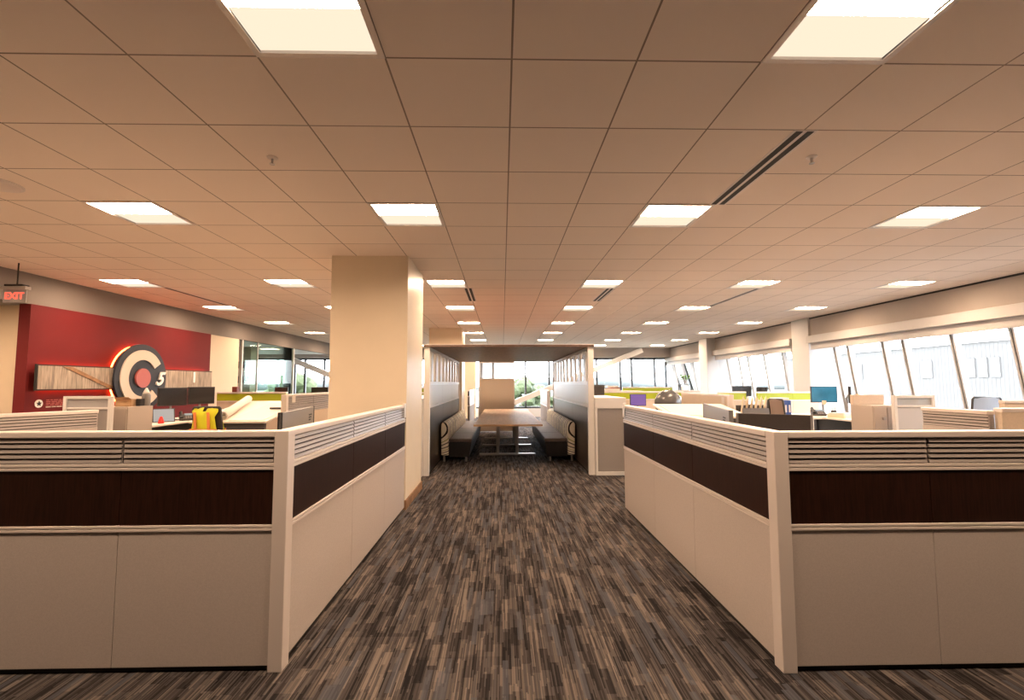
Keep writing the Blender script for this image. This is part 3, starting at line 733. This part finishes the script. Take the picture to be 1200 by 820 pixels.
for k, (x, y) in enumerate(((-3.64, 7.75), (-3.66, 8.20))):
    tag(B(-.11, .11, -.02, .02, 0, .03).build('stapler' if k else 'desk_ruler', 'black_plastic', bevel=.004), ['black ruler lying on the paper by the left white post', 'black stapler behind the ruler on the left plan table'][k], 'desk tool', None, (x, y, Z(y)+.013))

# desk privacy screens
def privacy(label, p0, p1, z0, z1, m, ends, badge=None):
    p0, p1 = Vector(p0), Vector(p1); L = (p1-p0).length; a = math.atan2(p1.y-p0.y, p1.x-p0.x)
    t = thing('privacy_screen', label, 'desk screen', (p0.x, p0.y, 0), a)
    B(0, L, -.012, .012, z0+.02, z1).build('panel', m, t, bevel=.004)
    B(0, .016, -.016, .016, z0, z1+.002).build('end_trim', ends, t); B(L-.016, L, -.016, .016, z0, z1+.002).build('end_trim', ends, t)
    for x in (.12, L-.12): B(x-.02, x+.02, -.02, .02, z0, z0+.05).build('bracket', 'dark_plastic', t)
    if badge:
        g = MB()
        for k in range(3): g.box(badge, badge+.11-.02*k, -.0135, -.012, z1-.075-.022*k, z1-.063-.022*k)
        g.build('badge', 'slate', t)
privacy('silver desk screen with dark end behind the left partition', (-1.62, 3.5), (-1.80, 4.55), .74, 1.275, 'silver', 'black_plastic', .86)
privacy('silver grey desk screen behind the right partition', (2.14, 4.98), (1.78, 3.66), .74, 1.27, 'silver', 'silver', 1.1)
privacy('black desk screen behind the right corner post', (1.79, 3.60), (2.20, 3.32), .74, 1.255, 'charcoal', 'silver')

# right side desk items
t = thing('exercise_ball', 'dark grey exercise ball on a desk, right side', 'exercise ball', (3.72, 10.55, .735))
MB().ball((0, 0, .302), .302, 40).build('ball_skin', 'ball_rubber', t, smooth=True)
MB().lathe([(.20, 0), (.24, .02), (.22, .06), (.19, .055)], n=28).build('ring_base', 'dark_plastic', t)
so = thing('file_sorter', 'dark desktop file sorter holding the manila folders', 'file sorter', (4.20, 7.83, .92))
B(-.25, .27, -.12, .12, 0, .02).build('tray', 'dark_plastic', so); B(-.25, .27, -.12, -.11, 0, .15).build('front', 'mid_grey', so); B(-.25, .27, .11, .12, 0, .19).build('back', 'dark_plastic', so)
FL = ['leftmost manila folder in the desktop sorter', 'second manila folder from the left in the sorter', 'third manila folder from the left in the sorter', 'fourth manila folder from the left in the sorter', 'fifth manila folder from the left in the sorter', 'rightmost manila folder in the desktop sorter']
for k in range(6):
    t = thing('file_folder', FL[k], 'file folder', (3.98+.076*k, 7.83, .942), -.40, 'manila folders in the sorter')
    MB().loft([[(-.015, -.10, 0), (-.015, .10, 0), (.035, .10, .30), (.035, -.10, .30)], [(-.008, -.10, 0), (-.008, .10, 0), (.041, .10, .30), (.041, -.10, .30)]]).build('cover', 'manila', t)
    MB().loft([[(-.004, -.095, 0), (-.004, .095, 0), (.043, .095, .29), (.043, -.095, .29)], [(.006, -.095, 0), (.006, .095, 0), (.051, .095, .29), (.051, -.095, .29)]]).build('papers', 'paper', t)
    B(.034, .040, -.07, -.02, .30, .325).build('tab', 'manila', t)
tag(B(-.04, .04, -.13, .13, 0, .28).build('black_file_box', 'black_plastic', bevel=.004), 'black file box between the folders and blue binders', 'file box', None, (4.525, 7.83, .92))
BN = ['left one of the three blue binders', 'middle one of the three blue binders', 'right one of the three blue binders']
for k in range(3):
    t = thing('ring_binder', BN[k], 'binder', (4.60+.060*k, 7.83, .92), 0, 'blue binders on the desk')
    B(-.028, .028, -.13, .13, 0, .275).build('cover', 'binder_blue', t, bevel=.004); B(-.014, .014, -.132, -.13, .08, .2).build('spine_label', 'paper', t)
t = thing('paper_stack', 'white paper stack lying across the tops of the blue binders', 'paper stack', (4.63, 7.83, 1.2015))
B(-.12, .10, -.11, .11, 0, .025).build('lower_sheets', 'paper', t); B(-.10, .11, -.10, .10, .0251, .035).build('upper_sheets', 'white_plastic', t)
t = thing('paper_stack', 'loose cream papers on the desk below the lit monitor', 'paper stack', (5.47, 7.55, .92), .3)
B(-.12, .12, -.15, .15, 0, .05).build('lower_sheets', 'manila', t); B(-.10, .13, -.13, .14, .05, .08).build('upper_sheets', 'paper', t)
t = thing('pencil_cup', 'black pencil cup on the desk below the lit monitor', 'pencil cup', (5.56, 7.85, .92))
MB().lathe([(.038, 0), (.042, .10), (.036, .10), (.034, .01)], n=18).build('cup', 'black_plastic', t)
for k in range(4): MB().tube([(.012*math.cos(k*1.6), .012*math.sin(k*1.6), .02), (.035*math.cos(k*1.6), .035*math.sin(k*1.6), .17)], .004, 6).build('pencil', 'cardboard', t)
tag(B(-.035, .035, -.003, 0, 0, .07).build('sticky_note', 'manila'), 'yellow sticky note at the bottom of the lit blue monitor', 'note', None, (5.71, 8.295, 1.10), -.12)
t = thing('desk_lamp', 'small dark desk lamp right of the lit monitor', 'desk lamp', (5.90, 7.72, .92))
MB().lathe([(.07, 0), (.07, .012), (.02, .02)], n=20).build('base', 'black_plastic', t)
MB().tube([(0, 0, .015), (.02, .02, .18), (-.03, -.02, .33)], .009, 8).build('arm', 'black_plastic', t)
MB().lathe([(.02, .05), (.05, -.04), (.046, -.04), (.016, .045)], (-.03, -.02, .33), 18).build('lamp_shade', 'cardboard', t)
# notes pinned to partitions
tag(B(-.006, 0, -.06, .06, 0, .12).build('paper_note', 'paper'), 'white paper note pinned at the left slatted partition end', 'note', None, (-3.322, 7.62, 1.19)).rotation_euler = (0, 0, PI)
tag(B(-.006, 0, -.05, .05, 0, .14).build('paper_note', 'paper'), 'white paper note pinned on the right tan partition', 'note', None, (3.858, 8.2, 1.10))
# white cabinets flanking the booth
def end_cabinet(label, x0, x1):
    t = thing('end_cabinet', label, 'cabinet', ((x0+x1)/2, 7.7, 0)); a = (x1-x0)/2
    f = MB(); f.box(-a, -a+.035, 0, .05, 0, 1.10); f.box(a-.035, a, 0, .05, 0, 1.10); f.box(-a+.035, a-.035, 0, .05, 0, .06); f.box(-a, a, 0, .05, 1.075, 1.235)
    f.build('frame', 'white_paint', t, bevel=.004)
    B(-a+.035, a-.035, .012, .04, .06, 1.075).build('fabric_panel', 'grey_fabric', t, bevel=.01)
    B(-a, a, .05, 2.1, 0, 1.215).build('body', 'white_paint', t, bevel=.004); B(-a, a, .0, 2.12, 1.2351, 1.25).build('worktop', 'white_plastic', t, bevel=.003)
end_cabinet('white end cabinet with grey panel right of the booth', 1.515, 2.02)
end_cabinet('white end cabinet with grey panel left of the booth', -1.80, -1.285)
t = thing('dark_box', 'dark grey box on the white cabinet right of the booth', 'box', (1.91, 9.35, 1.25))
B(-.10, .10, -.09, .09, 0, .20).build('body', 'charcoal', t, bevel=.008); B(-.102, .102, -.092, .092, .17, .205).build('lid', 'dark_plastic', t, bevel=.004)
# far storage with items behind the lime partition
t = cabinet('low tan cabinet behind the lime partition with papers on top', (2.4, 12.0, 0), 1.2, .45, 1.29, [(.02, .59, 0), (.61, 1.18, 0)])
t = thing('paper_stack', 'pile of white and red papers above the lime partition', 'paper stack', (2.86, 12.2, 1.29), .1)
B(-.2, .15, -.12, .12, 0, .06).build('lower_sheets', 'paper', t); B(-.12, .18, -.11, .11, .06, .085).build('red_folder', 'maroon', t); B(-.17, .12, -.10, .10, .085, .13).build('upper_sheets', 'white_plastic', t)
t = cabinet('white low cabinet carrying the potted plant by the rear windows', (5.75, 15.75, 0), .9, .4, 1.24, [(.02, .44, 0), (.46, .88, 0)])
t = thing('potted_plant', 'small potted plant in black stand below the rear windows', 'plant', (6.2, 15.95, 1.24))
s = MB()
for x in (-.17, .17):
    for y in (-.1, .1): s.box(x-.012, x+.012, y-.012, y+.012, 0, .20)
s.box(-.18, .18, -.11, .11, .195, .215); s.build('stand', 'black_plastic', t)
B(-.11, .11, -.08, .08, .0, .15).build('pot', 'white_plastic', t, bevel=.01)
lf = MB(); stn = MB()
for k in range(9):
    a = k*2.4; r = .05+.018*k; h = .26+.03*(k % 5)
    stn.tube([(0, 0, .21), (r*.5*math.cos(a), r*.4*math.sin(a), .21+h*.5), (r*math.cos(a), r*.8*math.sin(a), .21+h*.8)], .006, 5)
    lf.ball((r*math.cos(a), r*.8*math.sin(a), .21+h*.8), .045, 8, (1, .5, .6)); lf.ball((r*.7*math.cos(a+.7), r*.6*math.sin(a+.7), .21+h*.55), .03, 8, (1, .5, .5))
stn.build('stem', 'bark', t); lf.build('foliage', 'plant_green', t, smooth=True)
for (x, y, z, wd, lab) in ((6.45, 12.6, 1.0, .52, 'wide dark monitor top above the lime partition by the right windows'), (7.0, 12.6, 1.0, .30, 'small dark monitor top right of the wide one by the windows')):
    monitor(lab, x, y, 0, 1.40 if wd > .4 else 1.37, wd, .28, .95)
desk('white desk by the far right windows under two dark monitors', 6.05, 7.28, 12.2, 13.0, .95)
# left office items
t = thing('shelf_cabinet', 'tall grey shelf unit with black niches inside the glass office', 'shelf unit', (-7.62, 13.5, 0))
B(0, .50, 0, .4, 0, 2.55).build('body', 'grey_paint', t)
for z in (1.52, 1.93): B(.03, .47, -.006, .02, z, z+.19).build('niche', 'black_plastic', t)
desk('white desk behind the left lime partition with monitors', -6.2, -3.6, 12.6, 13.4, .95)
for (x, wd, lab) in ((-5.98, .34, 'small dark monitor left of the white post'), (-4.95, .44, 'dark monitor behind the left slatted partition')):
    monitor(lab, x, 12.95, .15, 1.40, wd, .25, .95)
tag(B(-.05, .05, -.05, .05, 0, .11).build('maroon_box', 'maroon', bevel=.006), 'small maroon box on the cap of the left lime partition', 'box', None, (-5.58, 10.035, 1.32))

# ------------------------------------------------------------------ booth: screens, canopy, benches, table
BY0, BY1 = 7.75, 13.2
def booth_wall(xo, xi, label):
    """xo outer x, xi inner x"""
    a, b = min(xo, xi), max(xo, xi)
    t = thing('booth_wall', label, 'booth wall', (0, 0, 0))
    for y in (BY0, BY1-.09): B(a-.005, b+.005, y, y+.09, 0, 2.085).build('post', 'white_paint', t, bevel=.004)
    B(a, b, BY0+.09, BY1-.09, 2.03, 2.085).build('top_rail', 'white_paint', t)
    m = (a+b)/2
    n = 9; span = (BY1-BY0-.18)/n
    for k in range(n):
        y = BY0+.09+span*k
        B(m-.02, m+.02, y+.31, y+span-.02, 1.52, 2.03).build('fin', 'white_plastic', t, bevel=.004)
    B(a, b, BY0+.09, BY1-.09, 1.46, 1.52).build('mid_rail', 'white_plastic', t, bevel=.003)
    L = (BY1-BY0-.18)/3
    for k in range(3):
        B(a+.012, b-.012, BY0+.09+L*k+.003, BY0+.09+L*(k+1)-.003, 1.12, 1.46).build('white_board', 'whiteboard', t)
        B(a+.005, b-.005, BY0+.09+L*k+.003, BY0+.09+L*(k+1)-.003, .03, 1.085).build('wood_panel', 'booth_wood', t, bevel=.002)
    B(a-.002, b+.002, BY0+.09, BY1-.09, 1.085, 1.12).build('panel_rail', 'rail_metal', t); B(a+.01, b-.01, BY0+.09, BY1-.09, 0, .03).build('kick_base', 'kick', t)
booth_wall(-1.275, -1.19, 'left slatted booth wall with white board and dark wood')
booth_wall(1.505, 1.42, 'right slatted booth wall with white board and dark wood')
t = thing('booth_canopy', 'dark glossy wood canopy roof spanning the meeting booth', 'canopy', (0, 0, 0))
B(-1.29, 1.52, BY0-.02, BY1+.05, 2.088, 2.125).build('panel', 'canopy_wood', t)
f = MB(); f.box(-1.29, 1.52, BY0-.028, BY0-.02, 2.118, 2.126); f.build('edge_trim', 'rail_metal', t)

def bench(label, sgn, xw):
    """xw: inner wall face; seat extends towards the aisle (sgn)"""
    t = thing('bench_seat', label, 'bench', (xw, 9.12, 0)); L = 4.35
    P = lambda x: sgn*x
    def bx(x0, x1, y0, y1, z0, z1): return B(min(P(x0), P(x1)), max(P(x0), P(x1)), y0, y1, z0, z1)
    MB().loft([[(P(.17), y, .09), (P(.56), y, .09), (P(.60), y, .375), (P(.17), y, .375)] for y in (0, L)]).build('base', 'black_vinyl', t, bevel=.012)
    n = 4; w = L/n
    for k in range(n): bx(.17, .605, w*k+.004, w*(k+1)-.004, .375, .435).build('seat_cushion', 'seat_vinyl', t, bevel=.02)
    n = 8; w = L/n
    for k in range(n):
        y0, y1 = w*k+.003, w*(k+1)-.003
        o = MB().loft([[(P(.03), y, .12), (P(.165), y, .12), (P(.165), y, .44), (P(.15), y, .66), (P(.12), y, .74), (P(.05), y, .755), (P(.015), y, .70)] for y in (y0, y1)]).build('back_cushion', 'bench_fabric', t, bevel=.02)
    for y in (.06, L/2, L-.06):
        for x in (.08, .50): B(P(x)-.018, P(x)+.018, y-.018, y+.018, 0, .12).build('leg', 'chrome', t)
    return t
bench('left booth bench with patterned back and black seat', 1, -1.19)
bench('right booth bench with patterned back and black seat', -1, 1.42)
t = thing('conference_table', 'long light wood table on metal trestles between the benches', 'table', (.11, 11.3, 0))
B(-.63, .63, -2.60, 2.60, .705, .735).build('tabletop', 'table_wood', t, bevel=.003)
B(-.632, .632, -2.602, -2.595, .703, .737).build('edge_band', 'cardboard', t)
for y in (-1.34, 0.1, 1.55):
    B(-.58, .58, y-.035, y+.035, 0, .035).build('foot_bar', 'chrome', t, bevel=.004); B(-.40, .40, y-.03, y+.03, .675, .705).build('cross_bar', 'chrome', t, bevel=.004)
    for x in (-.20, .20): B(x-.03, x+.03, y-.03, y+.03, .035, .675).build('leg', 'chrome', t, bevel=.004)
B(-.03, .03, -1.3, 1.5, .64, .675).build('stretcher', 'dark_plastic', t)
t = thing('tall_screen', 'tan tall screen with pale glass top behind the table', 'office screen', (-.72, 14.6, 0))
f = MB(); f.box(0, .04, 0, .05, 0, 2.15); f.box(1.07, 1.10, 0, .05, 0, 2.15); f.box(.04, 1.07, 0, .05, 2.12, 2.15); f.box(.04, 1.07, 0, .05, 1.61, 1.635); f.build('frame', 'rail_metal', t)
B(.04, 1.07, .01, .04, .03, 1.61).build('tan_board', 'tan_panel', t); B(.04, 1.07, .02, .03, 1.635, 2.12).build('frosted_pane', 'frosted', t)

# ------------------------------------------------------------------ outside
struct(B(-900, 900, 22.5, 1400, -9.5, -9).build('ground_outside', 'land'))
struct(B(8.8, 900, -300, 22.4, -9.5, -9).build('ground_beside', 'land'))
def hill(label, cx, cyy, wd, h, seed):
    mb = MB(); n = 48; rnd = random.Random(seed); ph = [rnd.uniform(0, 6) for _ in range(4)]
    rings = []
    for k in range(n+1):
        u = k/n; x = cx+wd*(u-.5); hh = h*(.55+.2*math.sin(u*5+ph[0])+.12*math.sin(u*13+ph[1])+.05*math.sin(u*31+ph[2]))*min(1, 6*u, 6*(1-u))
        rings.append([(x, cyy-60, -9), (x, cyy-25, -9+hh*.7), (x, cyy, -9+hh), (x, cyy+80, -9)])
    o = mb.loft(rings).build('hill', 'hill', smooth=True); o['kind'] = 'structure'; o['label'] = label
hill('pale distant hill line right of the booth', 330, 760, 760, 24, 1)
hill('pale distant hill line left beyond the office', -380, 820, 900, 22, 2)
def tree(label, x, y, z, r, seed):
    t = thing('tree', label, 'tree', (x, y, -9), 0, 'trees outside the rear windows')
    rnd = random.Random(seed); mb = MB(); hgt = z+9
    for k in range(26):
        a = rnd.uniform(0, 2*PI); e = rnd.uniform(-1, 1); q = math.sqrt(1-e*e)*rnd.uniform(.3, .85)
        m = Matrix.Translation((r*q*math.cos(a), r*q*math.sin(a), hgt-r+r*.75*e)) @ Matrix.Diagonal((1, 1, .85, 1))
        bmesh.ops.create_icosphere(mb.bm, subdivisions=2, radius=r*rnd.uniform(.22, .38), matrix=m)
    for v in mb.bm.verts: v.co += Vector((rnd.uniform(-1, 1), rnd.uniform(-1, 1), rnd.uniform(-1, 1)))*r*.04
    mb.build('crown', 'tree_leaf', t)
    MB().tube([(0, 0, 0), (0, 0, hgt-r)], [r*.12, r*.07], 8).build('trunk', 'bark', t)
tree('broad leafy tree behind the left office windows', -27, 62, 3.0, 4.2, 3)
tree('smaller tree right of the broad one, left windows', -18.5, 60, 1.6, 3.2, 4)
tree('low tree at left behind the tinted office glass', -36, 75, 1.4, 4, 8)
tree('leafy tree just right of the tan screen', 2.0, 46, 2.2, 2.3, 5)
tree('low leafy tree below the others right of the tan screen', 3.0, 38, -.6, 2.0, 6)
tree('round tree top outside, behind the pale right partition', 4.6, 55, 1.5, 2.6, 7)
# neighbouring white building beyond the right windows
t = thing('neighbour_building', 'white ribbed building wall close outside the right windows', 'building', (14.5, 0, 0))
mb = MB(); mb.box(0, 6, -20, 24, -9, 2.70)
for k in range(366): y = -19.9+k*.12; mb.box(-.004, 0, y, y+.05, -9, 2.70)
mb.build('ribbed_wall', 'facade', t); B(-.08, 6, -20.05, 24.05, 2.70, 2.80).build('parapet', 'white_paint', t)
for y, wd in ((15.6, .42), (14.15, .27), (13.78, .26), (13.42, .26), (18.7, .3), (22.4, .4), (11.5, .4), (10.4, .4)):
    B(-.03, .02, y, y+wd, 1.64, 2.22).build('window_panel', 'facade_window', t)
t = thing('rooftop_lattice', 'grey steel lattice on top of the neighbouring white building', 'roof equipment', (14.9, 14.0, 2.80))
for z in (.03, .22, .42): MB().tube([(0, -.6, z), (0, .6, z)], .022, 6).build('beam', 'slat_metal', t)
for k in range(7):
    y = -.58+k*.193; MB().tube([(0, y, 0), (0, y, .44)], .018, 6).build('post', 'slat_metal', t)
    if k < 6: MB().tube([(0, y, .03), (0, y+.193, .42)], .012, 6).build('diagonal', 'slat_metal', t)
for k, (y, l) in enumerate(((18.4, 1.6), (12.4, .8), (15.4, .7))):
    t = thing('rooftop_unit', ['long grey rooftop unit on the farther part of the white building', 'grey rooftop unit nearer than the steel lattice on the building', 'small grey rooftop unit just beyond the steel lattice'][k], 'roof equipment', (15.0, y, 2.80), 0, 'rooftop units')
    B(0, 1.0, 0, l, .08, .34).build('casing', 'grey_paint', t, bevel=.03); B(.05, .95, .1, l-.1, 0, .08).build('skid', 'dark_plastic', t)
    for j in range(3): B(-.01, 0, .1, l-.1, .12+j*.07, .16+j*.07).build('louvre', 'slat_metal', t)
